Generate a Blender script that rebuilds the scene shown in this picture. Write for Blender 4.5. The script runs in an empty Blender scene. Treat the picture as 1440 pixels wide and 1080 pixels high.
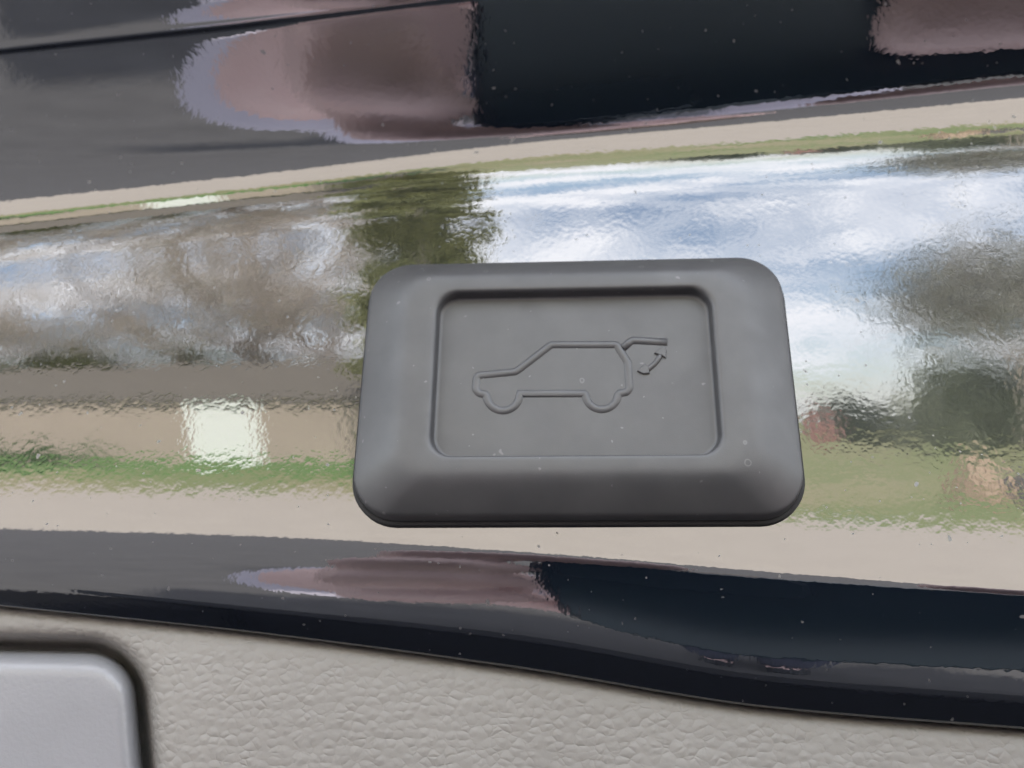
import bpy, bmesh, math, random
import numpy as np
from mathutils import Matrix, Vector

S = bpy.context.scene
COL = S.collection
R = math.radians

# ------------------------------------------------------------------ camera
PITCH = 44.0                      # the phone looks up at the raised tailgate
EYE = Vector((0.0, 0.0, 1.85))
W = Matrix.Translation(EYE) @ Matrix.Rotation(R(PITCH), 4, 'X')   # tailgate frame -> world
FOC = 720.0 / math.tan(R(29.0))   # 58 degree lens over 1440 units
D0 = 0.084

cam = bpy.data.cameras.new('camera')
cam.sensor_width = 36.0
cam.lens = 18.0 / math.tan(R(29.0))
cam.clip_start = 0.002
cam.clip_end = 3000.0
cam.dof.use_dof = True
cam.dof.focus_distance = 0.078
cam.dof.aperture_fstop = 22.0
camo = bpy.data.objects.new('camera', cam)
COL.objects.link(camo)
camo.matrix_world = W @ Matrix.Rotation(R(90), 4, 'X')
S.camera = camo

# ------------------------------------------------------------------ sky and sun
SUN_EL, SUN_AZ = 48.0, 18.0       # sun stands behind the tailgate
world = bpy.data.worlds.new('World')
S.world = world
world.use_nodes = True
wn, wl = world.node_tree.nodes, world.node_tree.links
wn.clear()
sky = wn.new('ShaderNodeTexSky')
sky.sky_type = 'NISHITA'
sky.sun_disc = False
sky.sun_elevation = R(SUN_EL)
sky.sun_rotation = R(SUN_AZ)
tc = wn.new('ShaderNodeTexCoord')
mp = wn.new('ShaderNodeMapping')
mp.inputs['Scale'].default_value = (1.0, 1.0, 2.6)
mp.inputs['Location'].default_value = (0.37, 0.11, 0.0)
nz = wn.new('ShaderNodeTexNoise')
nz.inputs['Scale'].default_value = 5.5
nz.inputs['Detail'].default_value = 6.0
nz.inputs['Roughness'].default_value = 0.58
rp = wn.new('ShaderNodeValToRGB')
rp.color_ramp.elements[0].color = (.12, .12, .12, 1)
rp.color_ramp.elements[0].position = 0.38
rp.color_ramp.elements[1].position = 0.60
mixs = wn.new('ShaderNodeMix')
mixs.data_type = 'RGBA'
mixs.inputs[7].default_value = (9.3, 9.4, 9.9, 1.0)      # cloud white in sky units
bg = wn.new('ShaderNodeBackground')
bg.inputs['Strength'].default_value = 0.12
wo = wn.new('ShaderNodeOutputWorld')
wl.new(tc.outputs['Generated'], mp.inputs['Vector'])
wl.new(mp.outputs[0], nz.inputs['Vector'])
wl.new(nz.outputs['Fac'], rp.inputs['Fac'])
wl.new(rp.outputs['Color'], mixs.inputs[0])
wl.new(sky.outputs['Color'], mixs.inputs[6])
wl.new(mixs.outputs[2], bg.inputs['Color'])
wl.new(bg.outputs[0], wo.inputs['Surface'])

sun = bpy.data.lights.new('sun', 'SUN')
sun.energy = 3.6
sun.angle = R(3.0)
sun.color = (1.0, 0.95, 0.87)
suno = bpy.data.objects.new('sun', sun)
COL.objects.link(suno)
sd = Vector((math.sin(R(SUN_AZ)) * math.cos(R(SUN_EL)), math.cos(R(SUN_AZ)) * math.cos(R(SUN_EL)), math.sin(R(SUN_EL))))
suno.rotation_euler = sd.to_track_quat('Z', 'Y').to_euler()

S.view_settings.view_transform = 'Standard'
S.view_settings.look = 'None'
S.view_settings.gamma = 1.0
S.view_settings.exposure = 2.8
S.render.engine = 'CYCLES'

# ------------------------------------------------------------------ helpers
def link(name, me, mat=None, parent=None, mw=None):
    o = bpy.data.objects.new(name, me)
    COL.objects.link(o)
    if mat is not None and me is not None:
        me.materials.append(mat)
    if parent is not None:
        o.parent = parent
        if mw is not None:
            o.matrix_local = mw
    elif mw is not None:
        o.matrix_world = mw
    return o

def tag(o, label=None, cat=None, group=None, kind=None):
    if label: o['label'] = label
    if cat: o['category'] = cat
    if group: o['group'] = group
    if kind: o['kind'] = kind
    return o

def mesh(name, verts, faces, smooth=True):
    me = bpy.data.meshes.new(name)
    me.from_pydata([tuple(map(float, v)) for v in verts], [], [tuple(map(int, f)) for f in faces])
    if smooth:
        me.polygons.foreach_set('use_smooth', [True] * len(me.polygons))
    me.update()
    return me

def grid_mesh(name, P):
    """P: array rows x cols x 3 -> quad sheet"""
    nr, nc = P.shape[:2]
    idx = np.arange(nr * nc).reshape(nr, nc)
    f = np.stack([idx[:-1, :-1], idx[1:, :-1], idx[1:, 1:], idx[:-1, 1:]], -1).reshape(-1, 4)
    return mesh(name, P.reshape(-1, 3), f)

def pchip(x, y, xq):
    x = np.asarray(x, float); y = np.asarray(y, float)
    h = np.diff(x); dl = np.diff(y) / h
    n = len(x); m = np.zeros(n)
    for i in range(1, n - 1):
        if dl[i - 1] * dl[i] > 0:
            w1 = 2 * h[i] + h[i - 1]; w2 = h[i] + 2 * h[i - 1]
            m[i] = (w1 + w2) / (w1 / dl[i - 1] + w2 / dl[i])
    m[0], m[-1] = dl[0], dl[-1]
    k = np.clip(np.searchsorted(x, xq) - 1, 0, n - 2)
    t = (xq - x[k]) / h[k]
    t2, t3 = t * t, t ** 3
    return (2*t3-3*t2+1)*y[k] + (t3-2*t2+t)*h[k]*m[k] + (-2*t3+3*t2)*y[k+1] + (t3-t2)*h[k]*m[k+1]

def nmat(name):
    m = bpy.data.materials.new(name)
    m.use_nodes = True
    nt = m.node_tree
    return m, nt, nt.nodes['Principled BSDF']

def tex_noise(nt, scale, detail=3.0, rough=0.5, coord='Object', stretch=None, dist=0.0):
    t = nt.nodes.new('ShaderNodeTexCoord')
    n = nt.nodes.new('ShaderNodeTexNoise')
    n.inputs['Scale'].default_value = scale
    n.inputs['Detail'].default_value = detail
    n.inputs['Roughness'].default_value = rough
    n.inputs['Distortion'].default_value = dist
    if stretch:
        mp = nt.nodes.new('ShaderNodeMapping')
        mp.inputs['Scale'].default_value = stretch
        nt.links.new(t.outputs[coord], mp.inputs['Vector'])
        nt.links.new(mp.outputs[0], n.inputs['Vector'])
    else:
        nt.links.new(t.outputs[coord], n.inputs['Vector'])
    return n

def ramp(nt, src, stops):
    r = nt.nodes.new('ShaderNodeValToRGB')
    el = r.color_ramp.elements
    while len(el) > 1: el.remove(el[-1])
    el[0].position = stops[0][0]; el[0].color = (*stops[0][1], 1)
    for p, c in stops[1:]:
        e = el.new(p); e.color = (*c, 1)
    nt.links.new(src, r.inputs['Fac'])
    return r.outputs['Color']

def math_node(nt, op, a, b=None, c=None, clamp=False):
    n = nt.nodes.new('ShaderNodeMath'); n.operation = op; n.use_clamp = clamp
    for i, v in enumerate((a, b, c)):
        if v is None: continue
        if isinstance(v, (int, float)): n.inputs[i].default_value = v
        else: nt.links.new(v, n.inputs[i])
    return n.outputs[0]

def mixcol(nt, fac, a, b):
    n = nt.nodes.new('ShaderNodeMix'); n.data_type = 'RGBA'
    for i, v in ((0, fac), (6, a), (7, b)):
        if isinstance(v, (int, float)): n.inputs[i].default_value = v
        elif isinstance(v, tuple): n.inputs[i].default_value = (*v, 1)
        else: nt.links.new(v, n.inputs[i])
    return n.outputs[2]

def bump(nt, height, dist, strength=1.0, normal=None):
    b = nt.nodes.new('ShaderNodeBump')
    b.inputs['Strength'].default_value = strength
    b.inputs['Distance'].default_value = dist
    nt.links.new(height, b.inputs['Height'])
    if normal is not None: nt.links.new(normal, b.inputs['Normal'])
    return b.outputs['Normal']

def specks(nt, cell, size, keep, ring=False):
    """small dust flecks: 0..1 mask; keep = share of the cells that carry one"""
    t = nt.nodes.new('ShaderNodeTexCoord')
    # uneven outline
    n = nt.nodes.new('ShaderNodeTexNoise'); n.inputs['Scale'].default_value = cell * 2.0
    nt.links.new(t.outputs['Object'], n.inputs['Vector'])
    ad = nt.nodes.new('ShaderNodeMixRGB'); ad.blend_type = 'LINEAR_LIGHT'
    ad.inputs['Fac'].default_value = (0.08 if ring else 0.25) / cell
    nt.links.new(t.outputs['Object'], ad.inputs['Color1']); nt.links.new(n.outputs['Color'], ad.inputs['Color2'])
    v = nt.nodes.new('ShaderNodeTexVoronoi'); v.inputs['Scale'].default_value = cell
    nt.links.new(ad.outputs[0], v.inputs['Vector'])
    sep = nt.nodes.new('ShaderNodeSeparateColor')
    nt.links.new(v.outputs['Color'], sep.inputs[0])
    on = math_node(nt, 'LESS_THAN', sep.outputs[0], keep)
    rad = math_node(nt, 'MULTIPLY_ADD', sep.outputs[1], size * 0.9, size * 0.35)
    if ring:
        dd = math_node(nt, 'ABSOLUTE', math_node(nt, 'SUBTRACT', v.outputs['Distance'], rad))
        m = math_node(nt, 'LESS_THAN', dd, size * 0.22)
    else:
        m = math_node(nt, 'SUBTRACT', 1.0, math_node(nt, 'DIVIDE', v.outputs['Distance'], rad), clamp=True)
        m = math_node(nt, 'MULTIPLY', m, 2.2, clamp=True)
    return math_node(nt, 'MULTIPLY', m, on)

# ------------------------------------------------------------------ materials
def mat_paint():
    m, nt, p = nmat('gloss_black_paint')
    p.inputs['IOR'].default_value = 2.0
    p.inputs['Roughness'].default_value = 0.012
    d1 = specks(nt, 420.0, 0.09, 0.7)
    d2 = specks(nt, 1100.0, 0.13, 0.35)
    d3 = specks(nt, 170.0, 0.05, 0.6)
    dm = math_node(nt, 'MAXIMUM', math_node(nt, 'MAXIMUM', d1, d2), d3)
    base = mixcol(nt, math_node(nt, 'MULTIPLY', dm, 0.55), (0.0030, 0.0042, 0.0075), (0.055, 0.055, 0.055))
    nt.links.new(base, p.inputs['Base Color'])
    sm = tex_noise(nt, 70.0, 4.0, 0.6, stretch=(0.35, 1.0, 1.0), dist=0.6)
    rr = math_node(nt, 'MULTIPLY_ADD', dm, 0.5, math_node(nt, 'MULTIPLY', math_node(nt, 'POWER', sm.outputs['Fac'], 3.0), 0.11))
    nt.links.new(rr, p.inputs['Roughness'])
    n1 = tex_noise(nt, 1900.0, 1.0, 0.5)
    n2 = tex_noise(nt, 560.0, 1.0, 0.5)
    h = math_node(nt, 'ADD', math_node(nt, 'MULTIPLY', n1.outputs['Fac'], 0.75), n2.outputs['Fac'])
    nt.links.new(bump(nt, h, 0.58e-5), p.inputs['Normal'])
    return m

def mat_rubber():
    m, nt, p = nmat('matt_charcoal_rubber')
    p.inputs['Roughness'].default_value = 0.46
    p.inputs['IOR'].default_value = 1.6
    n = tex_noise(nt, 260.0, 4.0, 0.6)
    base = ramp(nt, n.outputs['Fac'], [(0.35, (0.031, 0.0315, 0.0345)), (0.7, (0.041, 0.0415, 0.0445))])
    d1 = specks(nt, 420.0, 0.085, 0.55)
    d2 = specks(nt, 360.0, 0.085, 0.35, ring=True)
    d3 = specks(nt, 1000.0, 0.12, 0.2)
    dm = math_node(nt, 'MAXIMUM', math_node(nt, 'MAXIMUM', math_node(nt, 'MULTIPLY', d1, 0.7), math_node(nt, 'MULTIPLY', d2, 0.45)), math_node(nt, 'MULTIPLY', d3, 0.7))
    nt.links.new(mixcol(nt, dm, base, (0.12, 0.12, 0.125)), p.inputs['Base Color'])
    sm = tex_noise(nt, 150.0, 4.0, 0.65, dist=0.8)
    nt.links.new(math_node(nt, 'MULTIPLY_ADD', sm.outputs['Fac'], 0.28, 0.36), p.inputs['Roughness'])
    g = tex_noise(nt, 9000.0, 2.0)
    nt.links.new(bump(nt, g.outputs['Fac'], 6e-6), p.inputs['Normal'])
    return m

def mat_trim():
    m, nt, p = nmat('grained_grey_trim')
    p.inputs['Roughness'].default_value = 0.6
    t = nt.nodes.new('ShaderNodeTexCoord')
    n = nt.nodes.new('ShaderNodeTexNoise'); n.inputs['Scale'].default_value = 500.0; n.inputs['Detail'].default_value = 2.0
    nt.links.new(t.outputs['Object'], n.inputs['Vector'])
    ad = nt.nodes.new('ShaderNodeMixRGB'); ad.blend_type = 'LINEAR_LIGHT'; ad.inputs['Fac'].default_value = 0.00035
    nt.links.new(t.outputs['Object'], ad.inputs['Color1']); nt.links.new(n.outputs['Color'], ad.inputs['Color2'])
    mp = nt.nodes.new('ShaderNodeMapping'); mp.inputs['Scale'].default_value = (0.82, 1.0, 1.1)
    nt.links.new(ad.outputs[0], mp.inputs['Vector'])
    v = nt.nodes.new('ShaderNodeTexVoronoi'); v.feature = 'DISTANCE_TO_EDGE'; v.inputs['Scale'].default_value = 1350.0; v.inputs['Randomness'].default_value = 0.85
    nt.links.new(mp.outputs[0], v.inputs['Vector'])
    v2 = nt.nodes.new('ShaderNodeTexVoronoi'); v2.feature = 'SMOOTH_F1'; v2.inputs['Scale'].default_value = 1350.0; v2.inputs['Randomness'].default_value = 0.85
    nt.links.new(mp.outputs[0], v2.inputs['Vector'])
    crease = math_node(nt, 'SUBTRACT', 1.0, math_node(nt, 'MULTIPLY', v.outputs['Distance'], 4.0, clamp=True))
    crease = math_node(nt, 'POWER', crease, 1.3)
    f = tex_noise(nt, 900.0, 2.0)
    fade = math_node(nt, 'MULTIPLY_ADD', f.outputs['Fac'], 4.0, -1.6, clamp=True)
    crease = math_node(nt, 'MULTIPLY', crease, math_node(nt, 'MULTIPLY_ADD', fade, 0.9, 0.1))
    dome = math_node(nt, 'MULTIPLY', v2.outputs['Distance'], -1.5)
    h = math_node(nt, 'SUBTRACT', dome, math_node(nt, 'MULTIPLY', crease, 0.50))
    fine = tex_noise(nt, 5200.0, 3.0)
    h = math_node(nt, 'ADD', h, math_node(nt, 'MULTIPLY', fine.outputs['Fac'], 0.10))
    nt.links.new(bump(nt, h, 0.9e-4), p.inputs['Normal'])
    c = tex_noise(nt, 60.0, 3.0)
    nt.links.new(ramp(nt, c.outputs['Fac'], [(0.3, (0.162, 0.154, 0.142)), (0.7, (0.181, 0.173, 0.160))]), p.inputs['Base Color'])
    return m

def mat_plate():
    m, nt, p = nmat('fine_grained_grey_plastic')
    p.inputs['Roughness'].default_value = 0.34
    c = tex_noise(nt, 90.0, 3.0)
    nt.links.new(ramp(nt, c.outputs['Fac'], [(0.3, (0.162, 0.164, 0.174)), (0.7, (0.180, 0.182, 0.192))]), p.inputs['Base Color'])
    f = tex_noise(nt, 2600.0, 2.0)
    nt.links.new(bump(nt, f.outputs['Fac'], 4e-5), p.inputs['Normal'])
    return m

def mat_simple(name, col, rough=0.6, var=0.15, scale=3.0, ior=1.45, coord='Object', bumpd=0.0):
    m, nt, p = nmat(name)
    n = tex_noise(nt, scale, 4.0, 0.6, coord)
    lo = tuple(c * (1 - var) for c in col); hi = tuple(min(1, c * (1 + var)) for c in col)
    nt.links.new(ramp(nt, n.outputs['Fac'], [(0.3, lo), (0.7, hi)]), p.inputs['Base Color'])
    p.inputs['Roughness'].default_value = rough
    p.inputs['IOR'].default_value = ior
    if bumpd: nt.links.new(bump(nt, n.outputs['Fac'], bumpd), p.inputs['Normal'])
    return m

M_PAINT, M_RUBBER, M_TRIM, M_PLATE = mat_paint(), mat_rubber(), mat_trim(), mat_plate()

# ------------------------------------------------------------------ the tailgate panel
XS = np.array([0, 360, 720, 1080, 1440.0])
def slope_from_world(E, v):       # tilt that sends the mirrored view to world elevation E
    a = np.degrees(np.arctan((540.0 - v) / FOC))
    return (E + PITCH - a) / 2.0
# rows of the pressed sheet: height line across the width, and the tilt there
KEYS = [
 ((-1700,)*5, ('t', 12)), ((-700,)*5, ('t', 4)), ((-330, -330, -340, -350, -360), ('t', -30)),
 ((58, 23, -12, -40, -50), -79), ((78, 43, 10, -8, -10), -77), ((217, 202, 186, 150, 112), -50), ((285, 247, 204, 172, 138), -15),
 ((316, 276, 240, 216, 190), -0.5), ((343, 303, 268, 245, 220), 11), ((385, 345, 312, 290, 266), 19),
 ((582,)*5, 0), ((690, 690, 700, 715, 722), -5.5), ((742, 752, 772, 800, 828), -14),
 ((758, 767, 786, 815, 840), -27), ((808, 832, 852, 915, 925), -66),
 ((815, 850, 886, 945, 972), -80), ((825, 862, 901, 959, 987), -102), ((852, 890, 938, 995, 1025), -108),
]
TRIM_EDGE = KEYS[-1][0]
def key_at(vals, u):
    q = pchip(XS, vals, np.atleast_1d(np.clip(np.asarray(u, float), 0.0, 1440.0)))
    lo, hi = (vals[1] - vals[0]) / 360.0 * 0.8, (vals[-1] - vals[-2]) / 360.0 * 0.6
    q = q + np.clip(np.minimum(np.atleast_1d(u), 0.0), -120, 0) * lo + np.clip(np.maximum(np.atleast_1d(u) - 1440.0, 0.0), 0, 120) * hi
    return q if np.ndim(u) else float(q[0])
cols = np.concatenate([np.array([-9000, -6500, -4500, -3000, -2000, -1300, -800, -500, -300, -180]),
                       np.arange(-100, 1541, 8.0),
                       np.array([1620, 1740, 1940, 2240, 2740, 3440, 4440, 5900, 7900, 9900])])
NSEG = [6, 8, 14, 20, 30, 16, 18, 12, 14, 40, 16, 16, 14, 22, 10, 12, 10]
def anchor_depth(u):              # the sheet runs a little closer to the right
    s = np.clip((u - 720.0) / FOC, -0.9, 0.9)
    return D0 / (1.0 + 0.075 * s)
def column(u):
    kv = np.array([key_at(k[0], u) for k in KEYS], float)
    kp = []
    for v, (_, t) in zip(kv, KEYS):
        kp.append(t[1] if isinstance(t, tuple) else float(slope_from_world(t, v)))
    rows = [kv[0]]
    for i, n in enumerate(NSEG):
        rows += list(kv[i] + (kv[i + 1] - kv[i]) * np.arange(1, n + 1) / n)
    rows = np.array(rows)
    fine = np.linspace(kv[0], kv[-1], 6000)
    phi = np.radians(pchip(kv, kp, fine))
    # shallow pressed groove near the top left
    gv = np.interp(u, [-400, 0, 330, 640, 900], [112, 68, 33, -5, -35])
    q = (fine - gv) / 7.0
    phi = phi + R(20.0) * (-q) * np.exp(-q * q) * 1.6 * np.interp(u, [-400, 330, 640, 760], [1, 1, 0.55, 0])
    s = (540.0 - fine) / FOC
    g = np.tan(phi) / (1.0 - s * np.tan(phi))
    ln = np.concatenate([[0], np.cumsum(0.5 * (g[1:] + g[:-1]) * np.diff(s))])
    ln -= np.interp(560.0, fine, ln)
    d = anchor_depth(u) * np.exp(ln)
    return rows, np.interp(rows, fine, d), fine, d
def pos(u, v, d):
    return np.stack([(u - 720.0) / FOC * d, d, (540.0 - v) / FOC * d], -1)
PANEL, EDGE_D = [], []
for u in cols:
    rows, d, fv, fd = column(u)
    pts = pos(np.full_like(rows, u), rows, d)
    ve, de = rows[-1], d[-1]
    lip = [pos(np.array(u), np.array(ve + 1.0 + 0.0 * k), np.array(de + k)) for k in (0.0012, 0.004)]
    PANEL.append(np.concatenate([pts, np.array(lip)]))
    EDGE_D.append(de)
P = np.array(PANEL).transpose(1, 0, 2)
EDGE_D = np.array(EDGE_D)
panel = link('tailgate_panel', grid_mesh('tailgate_panel', P), M_PAINT, None, W)
tag(panel, 'glossy black painted metal strip of a raised car tailgate mirroring its surroundings', 'tailgate')

# ------------------------------------------------------------------ grained trim and the cover plate
TE = key_at(TRIM_EDGE, cols)
def plate_sdf(u, v):              # rounded plate, corner near (190, 915)
    x1 = 186.0 + (v - 912.0) * 0.09
    y0 = 914.0 + (u - 0.0) * 0.02
    r = 62.0
    qx, qy = u - (x1 - r), (y0 + r) - v
    return np.minimum(np.maximum(qx, qy), 0) + np.hypot(np.maximum(qx, 0), np.maximum(qy, 0)) - r
tcols = np.concatenate([np.array([-1500, -1000, -600, -300, -150]), np.arange(-60, 261, 3.0), np.arange(268, 1501, 12.0), np.array([1560, 1700, 2000, 2600, 3400])])
toff = np.concatenate([[-9, -3, 2, 5, 8, 11, 14, 18, 22], np.arange(26, 300, 4.0), np.array([320, 360, 420, 500, 600, 720])])
def trim_base(u, off):
    ve = key_at(TRIM_EDGE, u); de = np.interp(u, cols, EDGE_D)
    s0 = (540 - ve) / FOC; s = (540 - (ve + off)) / FOC
    ph = math.tan(R(15.0))
    d = de * np.exp((ph / (1 - s * ph)) * (s - s0))
    return ve + off, d
TP = np.zeros((len(toff), len(tcols), 3))
for j, u in enumerate(tcols):
    v, d = trim_base(u, toff)
    lip = 0.0008 + 0.0016 * np.exp(-np.maximum(toff + 4, 0) / 7.0) - 0.0006 * (1 - np.exp(-np.maximum(toff, 0) / 40.0))
    sd_ = plate_sdf(u, v)
    dip = 0.0050 * (1.0 - 1.0 / (1.0 + np.exp(-(sd_ - 14.0) / 4.0))) + 0.0010 * np.exp(-np.maximum(sd_ - 6, 0) / 16.0)
    TP[:, j] = pos(np.full_like(v, u), v, d + lip + dip)
trim = link('interior_trim', grid_mesh('interior_trim', TP), M_TRIM, None, W)
tag(trim, 'light warm grey leather-grained plastic trim below the glossy black strip', 'trim')

# cover plate: contour rings from the edge inward
def plate_contour(off, u0=-700.0, v1=1500.0):
    pts = []
    r = 62.0
    def edge_x(v): return 186.0 + (v - 912.0) * 0.09 - off
    def edge_y(u): return 914.0 + u * 0.02 + off
    for u in np.linspace(u0, 118, 24): pts.append((u, edge_y(u)))
    ro = r - off
    cx, cy = 187.0 - r, 917.0 + r
    for k in range(1, 18):
        a = math.pi / 2 * (1 - k / 18.0)
        pts.append((cx + 5 * (k / 18.0) + ro * math.cos(a), cy - ro * math.sin(a)))
    for v in np.linspace(982, v1, 26): pts.append((edge_x(v), v))
    return pts
rings = []
for off, dep in ((0, 0.0062), (0, 0.0042), (0.5, 0.0034), (2, 0.0026), (4.5, 0.00195), (8, 0.0014), (12.5, 0.00092), (18, 0.00055), (24, 0.00031), (31, 0.00018), (39, 0.00012)):
    ring = []
    for u, v in plate_contour(off):
        ve, d = trim_base(np.array(u), np.array(v - key_at(TRIM_EDGE, u)))
        ring.append(pos(np.array(u), np.array(v), np.array(d + dep + 0.0004)))
    rings.append(ring)
nv = len(rings[0])
pv = [p for r_ in rings for p in r_]; pf = []
for i in range(len(rings) - 1):
    for j in range(nv - 1):
        pf.append((i*nv+j, i*nv+j+1, (i+1)*nv+j+1, (i+1)*nv+j))
base = (len(rings) - 1) * nv
# inner sheet: fan to a far corner point, in strips
far = []
for t in np.linspace(0, 1, nv):
    u = -700.0; v = 914 + 40 + t * 546.0
    ve, d = trim_base(np.array(u), np.array(v - key_at(TRIM_EDGE, u)))
    far.append(pos(np.array(u), np.array(v), np.array(d + 0.0005)))
pv += far
for j in range(nv - 1):
    pf.append((base + j, base + j + 1, base + nv + j + 1, base + nv + j))
plate = link('cover_plate', mesh('cover_plate', pv, pf), M_PLATE, None, W)
tag(plate, 'smooth pale grey plastic cover with rounded corner set into the grained trim', 'plastic cover')

# ------------------------------------------------------------------ the button
def panel_point(u, v):
    rows, d, fv, fd = column(u)
    return Vector(pos(np.array(float(u)), np.array(float(v)), np.array(np.interp(v, fv, fd))))
BC = panel_point(807, 547)
bn = (panel_point(812, 470) - panel_point(812, 650)).normalized()
bx_ = (panel_point(1060, 560) - panel_point(560, 560)).normalized()
BZ = bx_.cross(bn).normalized() * -1
if BZ.y > 0: BZ = -BZ
BX = (bx_ + bn * 0.012).normalized()
BY = BZ.cross(BX).normalized()
B = Matrix((( BX.x, BY.x, BZ.x, BC.x), (BX.y, BY.y, BZ.y, BC.y), (BX.z, BY.z, BZ.z, BC.z), (0, 0, 0, 1)))
WB = W @ B
MM = 0.001
OUT = (19.15, 12.3, 3.8)         # half width, half height, corner radius (mm)
INN = (12.1, 7.75, 1.9)
def rrect(hw, hh, r, n=10, m=14):
    pts = []
    for cx, cy, a0 in ((hw - r, hh - r, 0), (-hw + r, hh - r, 90), (-hw + r, -hh + r, 180), (hw - r, -hh + r, 270)):
        for k in range(n + 1):
            a = R(a0 + 90.0 * k / n)
            pts.append((cx + r * math.cos(a), cy + r * math.sin(a)))
    return pts
def loft(profile, close_last=False):
    vs, fs = [], []
    n = None
    for hw, hh, r, z in profile:
        p = rrect(hw, hh, max(r, 0.05))
        n = len(p)
        vs += [(x * MM, y * MM, z * MM) for x, y in p]
    for i in range(len(profile) - 1):
        for j in range(n):
            k = (j + 1) % n
            fs.append((i*n+j, i*n+k, (i+1)*n+k, (i+1)*n+j))
    if close_last:
        fs.append(tuple((len(profile) - 1) * n + j for j in range(n)))
    return vs, fs
def lerp_rect(t, extra=0.0):
    return tuple(a + (b - a) * t for a, b in zip(OUT, INN))
prof = []
for t, z in ((-0.03, -3.5), (-0.016, 0.0), (0.0, 1.60), (0.003, 1.75), (0.010, 1.90), (0.024, 2.04), (0.045, 2.16), (0.10, 2.44), (0.18, 2.82), (0.28, 3.27), (0.38, 3.69),
             (0.46, 3.99), (0.53, 4.21), (0.59, 4.35), (0.65, 4.44), (0.72, 4.49), (0.80, 4.51), (0.87, 4.515), (0.92, 4.51), (0.948, 4.48), (0.970, 4.40), (0.985, 4.25), (0.994, 4.0), (1.0, 3.60), (1.005, 3.42), (1.015, 3.31), (1.03, 3.25), (1.05, 3.24)):
    hw, hh, r = lerp_rect(t)
    prof.append((hw, hh, r, z))
button = tag(link('liftgate_button', None, None, None, WB), 'charcoal rubber push button with raised car outline on the black strip', 'button')
I4 = Matrix.Identity(4)
vs, fs = loft(prof)
link('bezel', mesh('bezel', vs, fs), M_RUBBER, button, I4)
gk, gf2 = loft([(OUT[0] + .45, OUT[1] + .45, 4.1, -3.5), (OUT[0] + .45, OUT[1] + .45, 4.1, .28), (OUT[0] + .35, OUT[1] + .35, 4.0, .40), (OUT[0] + .1, OUT[1] + .1, 3.8, .40), (OUT[0] - .3, OUT[1] - .3, 3.5, .2)])
link('gasket', mesh('gasket', gk, gf2), mat_simple('black_gasket_rubber', (0.008, 0.008, 0.009), .7, .1, 200.0), button, I4)
hw, hh, r = lerp_rect(1.05)
fvs, ffs = loft([(hw, hh, r, 3.24), (hw * 0.6, hh * 0.6, r * 0.6, 3.239), (hw * 0.2, hh * 0.2, r * 0.3, 3.239)], True)
face = link('push_face', mesh('push_face', fvs, ffs), M_RUBBER, button, I4)
FLOOR = 3.24
def on_face(px, py):              # icon drawing units -> millimetres on the push face
    o = B.inverted() @ Vector((0, 0, 0))
    q = B.inverted() @ Vector(((px - 720.0) / FOC, 1.0, (540.0 - py) / FOC))
    d = q - o
    t = (FLOOR * MM - o.z) / d.z
    p = o + d * t
    return (p.x, p.y)
def ic(x, y):
    return on_face(640 + x / 4.5, 450 + y / 4.5)
def ridge(name, pts, closed, width=0.33, height=0.16):
    """half-round raised bead along a path on the push face (mm widths)"""
    n = len(pts); vs, fs = [], []
    pr = [(-1.25, -0.3), (-0.95, 0.25), (-0.6, 0.8), (0, 1.0), (0.6, 0.8), (0.95, 0.25), (1.25, -0.3)]
    for i in range(n):
        a = Vector(pts[i - 1]) if (i or closed) else Vector(pts[0])
        b = Vector(pts[i]); c = Vector(pts[(i + 1) % n]) if (i < n - 1 or closed) else b
        t1 = (b - a).normalized() if (b - a).length else (c - b).normalized()
        t2 = (c - b).normalized() if (c - b).length else t1
        tt = (t1 + t2).normalized()
        nn = Vector((-tt.y, tt.x)); k = 1.0 / max(0.6, nn.dot(Vector((-t1.y, t1.x))))
        for x, z in pr:
            q = b + nn * (x * width * MM * k)
            vs.append((q.x, q.y, (FLOOR + z * height) * MM))
    m = len(pr)
    for i in range(n if closed else n - 1):
        for j in range(m - 1):
            i2 = (i + 1) % n
            fs.append((i*m+j, i*m+j+1, i2*m+j+1, i2*m+j))
    if not closed:
        fs.append(tuple(range(m))); fs.append(tuple((n-1)*m + j for j in range(m)))
    me = mesh(name, vs, fs)
    bm = bmesh.new(); bm.from_mesh(me); bmesh.ops.recalc_face_normals(bm, faces=bm.faces); bm.to_mesh(me); bm.free()
    return me
def rnd(path, rad, closed=False):
    out = []
    n = len(path)
    for i, p in enumerate(path):
        if not closed and i in (0, n - 1): out.append(p); continue
        p = Vector(p); a = Vector(path[i-1]); c = Vector(path[(i+1) % n])
        r1 = min(rad, (a-p).length * .45); r2 = min(rad, (c-p).length * .45)
        s_, e_ = p + (a-p).normalized() * r1, p + (c-p).normalized() * r2
        for k in range(5):
            t = k / 4
            q = s_ * (1-t)**2 + p * 2*t*(1-t) + e_ * t*t
            out.append((q.x, q.y))
    return out
def arc(cx, cy, r, a0, a1, n=16):
    return [(cx + r * math.cos(R(a0 + (a1-a0)*k/n)), cy + r * math.sin(R(a0 + (a1-a0)*k/n))) for k in range(n + 1)]
car = [(150, 350), (385, 327), (608, 156), (1022, 156), (1092, 268), (1104, 430), (1085, 458), (1042, 463)]
car = rnd(car, 14)
car += arc(928, 462, 104, 8, 172)
car += [(815, 465), (412, 466)]
car += arc(303, 468, 106, 6, 174)
car += rnd([(190, 470), (155, 466), (130, 440), (136, 366), (150, 350)], 14)[:-1]
link('car_outline', ridge('car_outline', [ic(*p) for p in car], True), M_RUBBER, button, I4)
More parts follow.
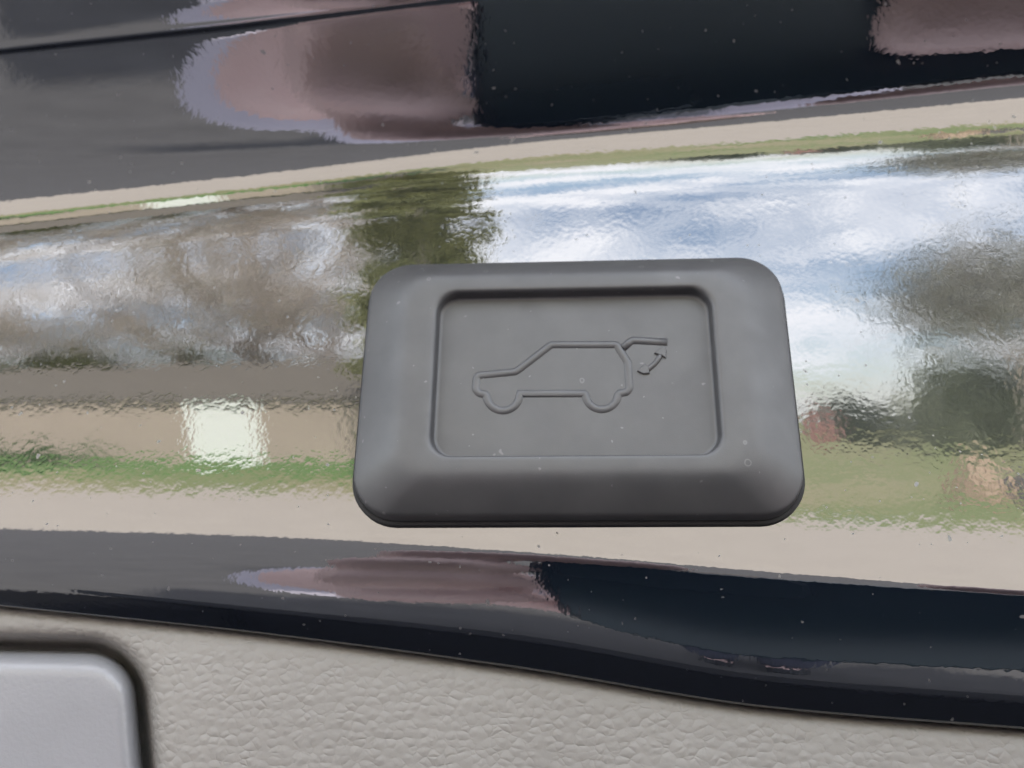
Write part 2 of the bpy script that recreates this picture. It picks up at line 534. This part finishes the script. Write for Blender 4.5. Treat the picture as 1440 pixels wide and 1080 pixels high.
link('open_tailgate_line', ridge('open_tailgate_line', [ic(*p) for p in rnd([(1062, 178), (1118, 128), (1342, 140)], 20)], False, 0.34, 0.19), M_RUBBER, button, I4)
def plate_shape(name, pts, h=0.20):
    q = [ic(*p) for p in pts]; n = len(q)
    c = (sum(p[0] for p in q)/n, sum(p[1] for p in q)/n)
    vs = [(x, y, (FLOOR - 0.05) * MM) for x, y in q]
    vs += [(c[0]+(x-c[0])*0.93, c[1]+(y-c[1])*0.93, (FLOOR + h*0.8) * MM) for x, y in q]
    vs += [(c[0]+(x-c[0])*0.80, c[1]+(y-c[1])*0.80, (FLOOR + h) * MM) for x, y in q]
    fs = []
    for l in (0, 1):
        for j in range(n):
            k = (j+1) % n
            fs.append((l*n+j, l*n+k, (l+1)*n+k, (l+1)*n+j))
    fs.append(tuple(2*n+j for j in range(n)))
    me = mesh(name, vs, fs, False)
    bm = bmesh.new(); bm.from_mesh(me); bmesh.ops.recalc_face_normals(bm, faces=bm.faces); bm.to_mesh(me); bm.free()
    return me
link('arrow_shaft', ridge('arrow_shaft', [ic(*p) for p in [(1302, 215), (1288, 245), (1262, 278), (1230, 306), (1205, 322)]], False, 0.23, 0.20), M_RUBBER, button, I4)
link('arrow_head', plate_shape('arrow_head', [(1258, 214), (1312, 166), (1338, 190), (1334, 246), (1302, 226)]), M_RUBBER, button, I4)
link('arrow_head', plate_shape('arrow_head', [(1150, 326), (1200, 278), (1224, 300), (1232, 342), (1190, 346)]), M_RUBBER, button, I4)

# ------------------------------------------------------------------ the place the paint mirrors: ground
def sheet(name, pts, z, mat, sub=0):
    me = mesh(name, [(x, y, z) for x, y in pts], [tuple(range(len(pts)))], False)
    return link(name, me, mat)
def mat_ground():
    m, nt, p = nmat('grass_ground')
    n = tex_noise(nt, 0.16, 5.0, 0.6)
    n2 = tex_noise(nt, 2.2, 4.0, 0.6)
    a = ramp(nt, n.outputs['Fac'], [(0.36, (0.13, 0.19, 0.06)), (0.52, (0.25, 0.245, 0.12)), (0.66, (0.32, 0.27, 0.18))])
    b = ramp(nt, n2.outputs['Fac'], [(0.3, (0.75, 0.75, 0.75)), (0.7, (1.2, 1.2, 1.2))])
    mm = nt.nodes.new('ShaderNodeMixRGB'); mm.blend_type = 'MULTIPLY'; mm.inputs['Fac'].default_value = 1.0
    nt.links.new(a, mm.inputs['Color1']); nt.links.new(b, mm.inputs['Color2'])
    nt.links.new(mm.outputs[0], p.inputs['Base Color'])
    p.inputs['Roughness'].default_value = 0.9
    return m
tag(sheet('ground', [(-700, -900), (700, -900), (700, 300), (-700, 300)], 0.0, mat_ground()), kind='structure')
M_CONC = mat_simple('pale_concrete', (0.40, 0.355, 0.305), 0.85, 0.08, 1.5)
M_SHADE_GREY = mat_simple('car_shade_grey', (0.085, 0.082, 0.082), 0.9, 0.15, 6.0)  # grey stands in for the car's shade on the pale concrete
tag(sheet('road', [(-120, -21.5), (120, -16.5), (120, 40), (-120, 40)], 0.004, M_CONC), kind='structure')
tag(sheet('lawn', [(-80, -34), (-6.2, -34), (-6.2, -25.2), (-80, -25.2)], 0.005, mat_simple('green_lawn', (0.11, 0.20, 0.055), .9, .3, .8)), kind='structure')
tag(sheet('car_shade_ground', [(-60, -9.0), (3, -6.6), (60, -6.0), (60, 30), (-60, 30)], 0.008, M_SHADE_GREY), kind='structure')  # near ground painted dark, in place of the car's cast shadow

# ------------------------------------------------------------------ house with white garage door
def box(bm, x0, x1, y0, y1, z0, z1):
    v = [bm.verts.new(c) for c in ((x0,y0,z0),(x1,y0,z0),(x1,y1,z0),(x0,y1,z0),(x0,y0,z1),(x1,y0,z1),(x1,y1,z1),(x0,y1,z1))]
    for f in ((0,3,2,1),(4,5,6,7),(0,1,5,4),(1,2,6,5),(2,3,7,6),(3,0,4,7)): bm.faces.new([v[i] for i in f])
def bm_mesh(name, bm, smooth=False):
    me = bpy.data.meshes.new(name); bm.to_mesh(me); bm.free()
    if smooth: me.polygons.foreach_set('use_smooth', [True]*len(me.polygons))
    return me
HOUSE_Y = -33.0
HX0, HX1 = -40.0, -7.0
house = tag(link('house', None, None, None, Matrix.Translation((0, HOUSE_Y, 0))), 'long low beige house with brown roof and white garage door, mirrored left of button', 'house')
bm = bmesh.new(); box(bm, HX0, HX1, -8, 0, 0, 2.75)
link('wall', bm_mesh('wall', bm), mat_simple('beige_render', (0.40, 0.33, 0.275), 0.9, 0.06, 0.8), house, I4)
rv = [(HX0-.5, .25, 2.75), (HX1+.5, .25, 2.75), (HX1+.5, -8.6, 2.75), (HX0-.5, -8.6, 2.75), (HX0-.5, -4, 5.7), (HX1+.5, -4, 5.7),
      (HX0-.5, .25, 2.62), (HX1+.5, .25, 2.62), (HX1+.5, -8.6, 2.62), (HX0-.5, -8.6, 2.62)]
link('roof', mesh('roof', rv, [(0,1,5,4), (2,3,4,5), (1,2,5), (3,0,4), (6,7,1,0), (7,8,2,1), (8,9,3,2), (9,6,0,3), (9,8,7,6)], False),
     mat_simple('brown_shingle', (0.13, 0.115, 0.095), 0.9, 0.25, 3.0), house, I4)
M_WHITE = mat_simple('white_door_paint', (0.80, 0.80, 0.77), 0.5, 0.02)
GX0, GX1 = -16.6, -14.1
door = None
bm = bmesh.new()
box(bm, GX0-.12, GX0, .004, .10, 0, 2.5); box(bm, GX1, GX1+.12, .004, .10, 0, 2.5); box(bm, GX0-.12, GX1+.12, .004, .10, 2.5, 2.62)
door = link('garage_door', bm_mesh('garage_door', bm), M_WHITE, house, I4)
bm = bmesh.new(); box(bm, GX0+.004, GX1-.004, .004, .06, 0, .595); pm = bm_mesh('door_panel', bm); pm.materials.append(M_WHITE)
for k in range(4):
    link('door_panel', pm, None, door, Matrix.Translation((0, 0, .02 + k * .62)))

# ------------------------------------------------------------------ plants
def tube(vs, fs, p0, p1, r0, r1, n=5):
    p0, p1 = Vector(p0), Vector(p1)
    q = (p1 - p0).to_track_quat('Z', 'Y').to_matrix()
    b = len(vs)
    for p, r_ in ((p0, r0), (p1, r1)):
        for k in range(n):
            a = 2 * math.pi * k / n
            vs.append(p + q @ Vector((r_ * math.cos(a), r_ * math.sin(a), 0)))
    for k in range(n):
        l = (k + 1) % n
        fs.append((b + k, b + l, b + n + l, b + n + k))
def limbs(rng, h, spread, depth=5, lean=0.0, r0=None):
    vs, fs, tips = [], [], []
    r0 = r0 or h * 0.0075
    def grow(p, d, L, r_, k):
        q = p + d * L
        tube(vs, fs, p, q, r_, r_ * 0.68, 6 if k < 2 else 4)
        if k >= 2: tips.append((p.lerp(q, .6), d, L))
        if k >= depth: return
        for i in range(3 if k else 4):
            ax = Vector((rng.uniform(-1, 1), rng.uniform(-1, 1), rng.uniform(-.25, .75)))
            nd = (d + ax * spread).normalized()
            grow(p.lerp(q, rng.uniform(.55, 1.0)), nd, L * rng.uniform(.70, .90), r_ * .62, k + 1)
    grow(Vector((0, 0, -.05)), Vector((lean, 0, 1)).normalized(), h * .20, r0, 0)
    return vs, fs, tips
def leaves(rng, centers, n, size, jitter):
    vs, fs = [], []
    for _ in range(n):
        c = rng.choice(centers)
        p = Vector(c) + Vector((rng.gauss(0, jitter), rng.gauss(0, jitter), rng.gauss(0, jitter)))
        a = Vector((rng.gauss(0, 1), rng.gauss(0, 1), rng.gauss(0, 1))).normalized() * size * rng.uniform(.6, 1.4)
        b = a.orthogonal().normalized() * size * rng.uniform(.3, .7)
        k = len(vs)
        vs += [p - a, p + b, p + a, p - b]
        fs.append((k, k+1, k+2, k+3))
    return vs, fs
M_BARK = mat_simple('grey_brown_bark', (0.38, 0.33, 0.285), 0.9, 0.25, 4.0)
def leaf_mat(name, col):
    m = mat_simple(name, col, 0.7, 0.35, 0.9)
    return m
M_BUD = leaf_mat('bare_twig_brown', (0.62, 0.56, 0.49))
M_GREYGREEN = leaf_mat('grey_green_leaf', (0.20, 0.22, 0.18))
M_CONIFER = leaf_mat('dark_olive_needles', (0.33, 0.34, 0.17))
M_SHRUB = leaf_mat('yellow_green_leaf', (0.26, 0.28, 0.10))
M_HEDGE = leaf_mat('fresh_green_leaf', (0.10, 0.21, 0.06))
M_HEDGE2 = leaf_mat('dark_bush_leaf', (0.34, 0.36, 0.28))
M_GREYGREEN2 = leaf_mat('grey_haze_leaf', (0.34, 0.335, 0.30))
M_RED = leaf_mat('coral_blossom', (0.75, 0.47, 0.45))
def tree(name, label, loc, h, seed, crown_mat, nleaf, lsize, jit, spread=.8, depth=5, cat='tree', group=None):
    rng = random.Random(seed)
    vs, fs, tips = limbs(rng, h, spread, depth)
    t = tag(link(name, None, None, None, Matrix.Translation(loc)), label, cat, group)
    link('trunk', mesh('trunk', vs, fs), M_BARK, t, I4)
    lv, lf = leaves(rng, [tp[0] for tp in tips], nleaf, lsize, jit)
    link('crown', mesh('crown', lv, lf, False), crown_mat, t, I4)
    return t
G1 = 'bare trees behind the house'
tree('bare_tree', 'tall bare brown tree above the white garage door of the house', (-19.5, -46, 0), 44, 3, M_BUD, 700, .26, 1.1, depth=4, group=G1)
tree('bare_tree', 'bare brown tree above the house, nearest the button', (-15.0, -45, 0), 40, 8, M_BUD, 750, .26, 1.1, depth=4, group=G1)
tree('bare_tree', 'bare brown tree above the middle of the house roof', (-24, -48, 0), 40, 12, M_BUD, 500, .26, 1.1, depth=4, group=G1)
tree('bare_tree', 'leftmost bare brown tree over the house roof', (-32, -48, 0), 38, 21, M_BUD, 400, .26, 1.1, depth=4, group=G1)
G1b = 'smaller bare trees behind the house'
for i, (x, h_, lab) in enumerate(((-11.6, 23, 'smaller bare tree behind the house, nearest the evergreen'), (-14.6, 23, 'smaller bare tree right above the white garage door'),
                                  (-19.8, 25, 'smaller bare tree left of the white garage door'), (-25.5, 23, 'smaller bare tree behind the middle of the house'), (-31.0, 22, 'smaller bare tree at the far left behind the house'))):
    tree('small_bare_tree', lab, (x, -42.6, 0), h_, 200 + i, M_BUD, 1400, .18, .7, depth=5, group=G1b)
tree('budding_tree', 'yellow green budding tree at the far left of the house', (-26.5, -40.5, 0), 13.0, 31, M_SHRUB, 6000, .18, .6)
def conifer(name, label, loc, h, rad, seed):
    rng = random.Random(seed)
    t = tag(link(name, None, None, None, Matrix.Translation(loc)), label, 'tree')
    vs, fs = [], []
    tube(vs, fs, (0, 0, -.05), (0, 0, h * .96), .20, .03, 8)
    cs = []
    for k in range(150):
        z = h * (0.04 + 0.95 * (k / 150.0))
        rr = rad * min(1.0, (1.0 - z / h) * 6 + .08) * rng.uniform(.8, 1.1)
        a = rng.uniform(0, 6.283)
        e = Vector((rr * math.cos(a), rr * math.sin(a), z + rr * .35))
        tube(vs, fs, (0, 0, z), e, .035, .008, 4)
        for q in (.15, .35, .55, .7, .85, 1.0): cs.append(Vector((0, 0, z)).lerp(e, q))
    link('trunk', mesh('trunk', vs, fs), M_BARK, t, I4)
    lv, lf = leaves(rng, cs, 42000, .14, .17)
    link('crown', mesh('crown', lv, lf, False), M_CONIFER, t, I4)
conifer('conifer', 'tall dark olive evergreen mirrored just above the button', (-5.4, -24, 0), 16.0, 1.8, 5)
def shrub(name, label, loc, rx, ry, rz, seed, mat, n, size, cat='shrub', group=None):
    rng = random.Random(seed)
    t = tag(link(name, None, None, None, Matrix.Translation(loc)), label, cat, group)
    vs, fs, cs = [], [], []
    for k in range(26):
        a = rng.uniform(0, 6.283); q = math.sqrt(rng.random())
        e = Vector((rx * q * math.cos(a), ry * q * math.sin(a), rz * rng.uniform(.45, 1.0) * (1 - .5 * q * q)))
        tube(vs, fs, (0, 0, -.03), e, .03, .008, 4)
        for w in (.4, .7, 1.0): cs.append(Vector((e.x * .3, e.y * .3, 0)).lerp(e, w))
    link('stem', mesh('stem', vs, fs), M_BARK, t, I4)
    lv, lf = leaves(rng, cs, n, size, min(rx, rz) * .22)
    link('foliage', mesh('foliage', lv, lf, False), mat, t, I4)
GH = 'green shrubs along the house front'
for i, (x, rx, lab) in enumerate(((-22.5, 4.2, 'low green shrub at the house front, right next left of the garage door'), (-30.0, 3.2, 'low green shrub before the house front, second left of the garage door'))):
    shrub('green_shrub', lab, (x, -30.6, 0), rx, .8, 0.75, 60 + i, M_HEDGE, 1600, .10, group=GH)
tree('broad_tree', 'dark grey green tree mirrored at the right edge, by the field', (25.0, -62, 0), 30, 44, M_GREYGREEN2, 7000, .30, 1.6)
GF = 'dark bushes along the far edge of the field'
far = [(9.0, -86, 4.6, 'leftmost far bush along the field edge, next to the button'), (20.0, -90, 4.6, 'far bush between the blossom bush and the grey green tree'),
       (28, -88, 5.0, 'far bush behind the grey green tree'), (38, -90, 6.0, 'rightmost far bush at the end of the field')]
for i, (x, y, w_, lab) in enumerate(far):
    shrub('field_bush', lab, (x, y, 0), w_, 1.6, 3.4 + .5 * (i % 2), 70 + i, M_GREYGREEN, 2600, .26, group=GF)
shrub('blossom_bush', 'coral pink blossoming bush at the far edge of the field', (13.6, -70, 0), 1.0, .9, 3.4, 81, M_RED, 260, .20)
GB = 'tall shrubs behind the house'
for i, (x, rz_, lab) in enumerate(((-10.0, 10.0, 'leafless brown shrub behind the house, nearest the evergreen'), (-15.8, 9.2, 'leafless brown shrub behind the house, over the garage door'),
                                   (-22.0, 9.8, 'olive budding shrub behind the house, middle of the row'), (-28.4, 9.4, 'olive budding shrub behind the house, leftmost of the row'))):
    shrub('tall_shrub', lab, (x, -43, 0), 3.9, 1.4, rz_, 140 + i, M_BUD if i < 2 else M_SHRUB, 6000, .20, group=GB)
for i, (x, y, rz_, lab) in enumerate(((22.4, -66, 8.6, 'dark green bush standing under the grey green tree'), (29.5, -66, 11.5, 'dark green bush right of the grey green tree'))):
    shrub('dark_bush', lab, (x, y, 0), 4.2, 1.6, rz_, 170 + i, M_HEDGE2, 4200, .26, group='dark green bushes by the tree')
def rock(name, label, loc, sx, sy, sz, seed, col):
    rng = random.Random(seed)
    bm = bmesh.new(); bmesh.ops.create_icosphere(bm, subdivisions=3, radius=1)
    from mathutils import noise
    for v in bm.verts:
        k = 1 + .28 * noise.noise(v.co * 1.6 + Vector((seed, 0, 0))) + .1 * noise.noise(v.co * 4 + Vector((0, seed, 0)))
        v.co = Vector((v.co.x * sx * k, v.co.y * sy * k, max(-.3, v.co.z) * sz * k))
    o = link(name, bm_mesh(name, bm), mat_simple(name + '_stone', col, .9, .2, 3.0), None, Matrix.Translation(loc))
    tag(o, label, 'rock')
rock('boulder', 'tan boulder on the grass near the right edge', (9.3, -27, 0.05), .75, .6, .85, 4, (0.36, 0.27, 0.20))
rock('boulder', 'dark grey boulder on the grass beside the tan one', (10.5, -27.4, 0.05), .7, .6, .6, 9, (0.10, 0.095, 0.09))

# ------------------------------------------------------------------ phone and the person holding it
M_PHONE, nt_, p_ = nmat('dark_phone_glass')
n_ = tex_noise(nt_, 30.0, 2.0)
nt_.links.new(ramp(nt_, n_.outputs['Fac'], [(0.3, (0.005, 0.018, 0.024)), (0.7, (0.007, 0.024, 0.030))]), p_.inputs['Base Color'])
p_.inputs['Roughness'].default_value = 0.35
phone = tag(link('phone', None, None, None, W), 'dark phone held up by two hands, mirrored in the top of the strip', 'phone')
def rr_slab(name, x0, x1, z0, z1, y0, y1, r, bev):
    hw, hh = (x1 - x0) / 2, (z1 - z0) / 2
    vs, fs = [], []
    prof = [(bev, y0), (bev * .3, y0 - bev * .3 if y1 > y0 else y0), (0, y0 + (y1 - y0) * .3), (0, y0 + (y1 - y0) * .7), (bev, y1)]
    prof = [(bev, y0), (0, y0 + (y1 - y0) * .3), (0, y0 + (y1 - y0) * .7), (bev, y1)]
    for ins, y in prof:
        for x, z in rrect(hw - ins, hh - ins, r - ins): vs.append((x + (x0 + x1) / 2, y, z + (z0 + z1) / 2))
    n = len(vs) // len(prof)
    for i in range(len(prof) - 1):
        for j in range(n):
            k = (j + 1) % n
            fs.append((i*n+j, i*n+k, (i+1)*n+k, (i+1)*n+j))
    fs.append(tuple(range(n))); fs.append(tuple((len(prof)-1)*n + j for j in range(n)))
    me = mesh(name, vs, fs, False)
    bm = bmesh.new(); bm.from_mesh(me); bmesh.ops.recalc_face_normals(bm, faces=bm.faces); bm.to_mesh(me); bm.free()
    return me
link('phone_body', rr_slab('phone_body', -.013, .145, -.062, .013, -.013, -.005, .009, .002), M_PHONE, phone, I4)
link('camera_bump', rr_slab('camera_bump', -.009, .034, -.010, .010, -.005, -.003, .006, .0006), M_PHONE, phone, I4)

M_SKIN, nt_, p_ = nmat('skin')
n_ = tex_noise(nt_, 40.0, 3.0)
nt_.links.new(ramp(nt_, n_.outputs['Fac'], [(0.3, (0.70, 0.47, 0.45)), (0.7, (0.82, 0.60, 0.57))]), p_.inputs['Base Color'])
p_.inputs['Roughness'].default_value = 0.5
p_.inputs['Subsurface Weight'].default_value = 0.0
def chain(vs, fs, pts):
    """tapered capsule chain, pts = (x,y,z,r)"""
    for (a, b) in zip(pts[:-1], pts[1:]):
        tube(vs, fs, a[:3], b[:3], a[3], b[3], 14)
        n = len(vs)
        fs.append(tuple(range(n - 28, n - 14))[::-1]); fs.append(tuple(range(n - 14, n)))
    for p in pts:
        bm = bmesh.new(); bmesh.ops.create_icosphere(bm, subdivisions=2, radius=p[3])
        b0 = len(vs)
        for v in bm.verts: vs.append(Vector(p[:3]) + v.co)
        for f in bm.faces: fs.append(tuple(b0 + v.index for v in f.verts))
        bm.free()
def solid(name, vs, fs, voxel, mat, parent=None, smooth_it=4):
    me = mesh(name, vs, fs)
    o = link(name, me, mat, parent, I4)
    md = o.modifiers.new('remesh', 'REMESH'); md.mode = 'VOXEL'; md.voxel_size = voxel; md.use_smooth_shade = True
    sm = o.modifiers.new('smooth', 'SMOOTH'); sm.iterations = smooth_it; sm.factor = .5
    return o
def wp(x, y, z): return tuple(W @ Vector((x, y, z)))     # phone frame -> world
def L4(x, y, z, r_): return (*wp(x, y, z), r_)
bv, bf = [], []
HEAD = Vector((0.05, -.42, 1.52))
chain(bv, bf, [(.05, -.47, .98, .125), (.05, -.475, 1.12, .115), (.05, -.48, 1.28, .12), (.05, -.465, 1.36, .075), (.05, -.45, 1.43, .052), (*(HEAD + Vector((0, .01, -.03))), .066), (*(HEAD + Vector((0, -.01, .035))), .082)])
for sx in (-1, 1):                                       # nose, ears, jaw
    chain(bv, bf, [(.05 + sx * .078, -.43, 1.545, .018), (.05 + sx * .078, -.43, 1.565, .018)])
chain(bv, bf, [(.05, -.335, 1.555, .010), (.05, -.328, 1.532, .013)])
chain(bv, bf, [(.05, -.36, 1.478, .028), (.05, -.40, 1.50, .05)])
SH = {-1: (-.12, -.47, 1.33), 1: (.22, -.47, 1.33)}
WR = {-1: wp(-.066, -.072, -.044), 1: wp(.185, -.035, -.055)}
EL = {-1: (-.20, -.34, 1.17), 1: (.38, -.30, 1.08)}
for s in (-1, 1):
    chain(bv, bf, [(.05 + s * .06, -.47, 1.32, .07), (*SH[s], .055), (*EL[s], .042), (*WR[s], .027)])
for s in (-1, 1):
    chain(bv, bf, [(.05 + s * .08, -.47, .92, .10), (.05 + s * .10, -.46, .50, .065), (.05 + s * .11, -.48, .09, .045), (.05 + s * .12, -.38, .045, .04)])
# left hand at the lens end: palm, index over the top edge, thumb under, others curled beside
chain(bv, bf, [(*WR[-1], .027), L4(-.040, -.034, -.045, .021), L4(-.034, -.026, -.018, .019)])
chain(bv, bf, [L4(-.042, -.030, -.050, .018), L4(-.041, -.024, -.026, .018)])
chain(bv, bf, [L4(-.036, -.022, -.010, .012), L4(-.032, -.006, .008, .0084), L4(-.016, -.006, .017, .0084), L4(.010, -.010, .021, .0078)])
chain(bv, bf, [L4(-.040, -.018, -.022, .012), L4(-.038, .002, -.010, .0084), L4(-.024, .004, -.006, .0078), L4(-.019, -.006, -.004, .008)])
chain(bv, bf, [L4(-.042, -.018, -.036, .012), L4(-.040, .004, -.028, .0084), L4(-.026, .006, -.024, .0078), L4(-.020, -.006, -.023, .008)])
chain(bv, bf, [L4(-.044, -.020, -.050, .011), L4(-.040, .002, -.047, .0078), L4(-.028, .003, -.044, .0080), L4(-.021, -.006, -.042, .0072)])
chain(bv, bf, [L4(-.042, -.036, -.050, .013), L4(-.030, -.038, -.054, .012), L4(-.012, -.026, -.055, .0084), L4(.004, -.022, -.046, .009)])
# right hand at the far end: fingers wrap onto the back
chain(bv, bf, [(*WR[1], .027), L4(.178, -.030, -.035, .026), L4(.170, -.024, -.012, .024)])
chain(bv, bf, [L4(.176, -.028, -.044, .022), L4(.172, -.022, -.026, .022)])
chain(bv, bf, [L4(.168, -.018, .002, .012), L4(.150, -.006, .018, .0098), L4(.110, -.008, .0235, .0086), L4(.062, -.010, .0225, .0074)])
chain(bv, bf, [L4(.170, -.018, -.012, .012), L4(.152, .004, -.006, .0084), L4(.112, .005, -.010, .0090), L4(.078, .003, -.012, .0080)])
chain(bv, bf, [L4(.172, -.018, -.028, .012), L4(.154, .004, -.026, .0084), L4(.116, .005, -.030, .0090), L4(.084, .003, -.032, .0080)])
chain(bv, bf, [L4(.174, -.020, -.044, .011), L4(.156, .002, -.045, .0078), L4(.130, .003, -.049, .0080), L4(.112, .003, -.051, .0072)])
chain(bv, bf, [L4(.170, -.036, -.040, .014), L4(.152, -.034, -.052, .012), L4(.130, -.016, -.071, .0084), L4(.114, -.010, -.072, .009)])
person = solid('person', bv, bf, .003, M_SKIN, None, 2)
tag(person, 'person in pale lilac sweater holding up the phone, mirrored in the strip', 'person')
M_KNIT = mat_simple('pale_lilac_knit', (0.56, 0.52, 0.60), .95, .06, 30.0)
M_DENIM = mat_simple('navy_denim', (0.012, 0.016, 0.035), .9, .2, 30.0)
sv, sf = [], []
chain(sv, sf, [(.05, -.47, .95, .150), (.05, -.475, 1.12, .138), (.05, -.48, 1.28, .140), (.05, -.465, 1.36, .088)])
for s in (-1, 1):
    e, w_ = Vector(EL[s]), Vector(WR[s])
    c = e.lerp(w_, .93)
    chain(sv, sf, [(.05 + s * .06, -.47, 1.31, .088), (*SH[s], .074), (*EL[s], .060), (*e.lerp(w_, .6), .054), (*c, 0.047 if s < 0 else .040)])
solid('sweater', sv, sf, .006, M_KNIT, person)
gv_, gf_ = [], []
chain(gv_, gf_, [(.05, -.47, .93, .165), (.05, -.475, 1.12, .154), (.05, -.48, 1.27, .156), (.05, -.47, 1.33, .11)])
solid('vest', gv_, gf_, .008, mat_simple('grey_quilted_vest', (0.20, 0.20, 0.22), .9, .1, 20.0), person)
tv, tf = [], []
for s in (-1, 1):
    chain(tv, tf, [(.05 + s * .06, -.47, .93, .125), (.05 + s * .10, -.46, .50, .085), (.05 + s * .11, -.48, .12, .068)])
solid('trousers', tv, tf, .010, M_DENIM, person)
for s in (-1, 1):
    hv, hf = [], []
    chain(hv, hf, [(.05 + s * .11, -.50, .055, .052), (.05 + s * .12, -.42, .050, .050), (.05 + s * .125, -.32, .045, .045)])
    solid('shoe', hv, hf, .008, mat_simple('dark_shoe', (0.02, 0.02, 0.022), .6, .1), person)
hv, hf = [], []
chain(hv, hf, [(*(HEAD + Vector((0, -.03, .055))), .082), (*(HEAD + Vector((0, -.055, .0))), .070), (*(HEAD + Vector((0, -.06, -.05))), .05)])
solid('hair', hv, hf, .007, mat_simple('brown_hair', (0.05, 0.032, 0.02), .6, .3, 60.0), person)

# ------------------------------------------------------------------ back end of the car under the raised tailgate
car_ = tag(link('car', None, None, None, Matrix.Translation((0, .17, 0))), 'black rear bumper and dark boot opening of the car under the tailgate', 'car')
M_BLACKPLASTIC = mat_simple('black_bumper_plastic', (0.010, 0.010, 0.012), .7, .15, 12.0)
M_CARPET = mat_simple('dark_boot_carpet', (0.012, 0.012, 0.013), 1.0, .2, 60.0, 1.15)
def rbox(name, x0, x1, y0, y1, z0, z1, bev):
    bm = bmesh.new(); box(bm, x0, x1, y0, y1, z0, z1)
    bmesh.ops.bevel(bm, geom=list(bm.edges), offset=bev, segments=3, affect='EDGES', profile=.6)
    return bm_mesh(name, bm, False)
link('bumper', rbox('bumper', -.86, .86, -.12, .16, .36, .74, .05), M_BLACKPLASTIC, car_, I4)
link('boot_floor', rbox('boot_floor', -.62, .62, .15, 1.1, .66, .72, .01), M_CARPET, car_, I4)
for s_ in (-1, 1):
    link('boot_side', rbox('boot_side', min(s_*.62, s_*.84), max(s_*.62, s_*.84), .165, 1.1, .36, 1.15, .04), M_BLACKPLASTIC, car_, I4)
    wv, wf = [], []
    tube(wv, wf, (s_ * .62, .75, .33), (s_ * .85, .75, .33), .33, .33, 28)
    wf.append(tuple(range(28))[::-1]); wf.append(tuple(range(28, 56)))
    link('wheel', mesh('wheel', wv, wf, False), M_BLACKPLASTIC, car_, I4)
link('added_car_roof', rbox('added_car_roof', -.72, .72, .62, 2.6, 1.62, 1.70, .03), M_BLACKPLASTIC, car_, I4)  # out of view, added to keep the sun off the boot
link('rear_seat', rbox('rear_seat', -.62, .62, 1.11, 1.35, .40, 1.35, .05), M_CARPET, car_, I4)
for s_ in (-1, 1):
    link('added_pillar', rbox('added_pillar', min(s_*.60, s_*.74), max(s_*.60, s_*.74), .66, .98, 1.12, 1.63, .02), M_BLACKPLASTIC, car_, I4)  # unseen, added with the roof that shades the boot
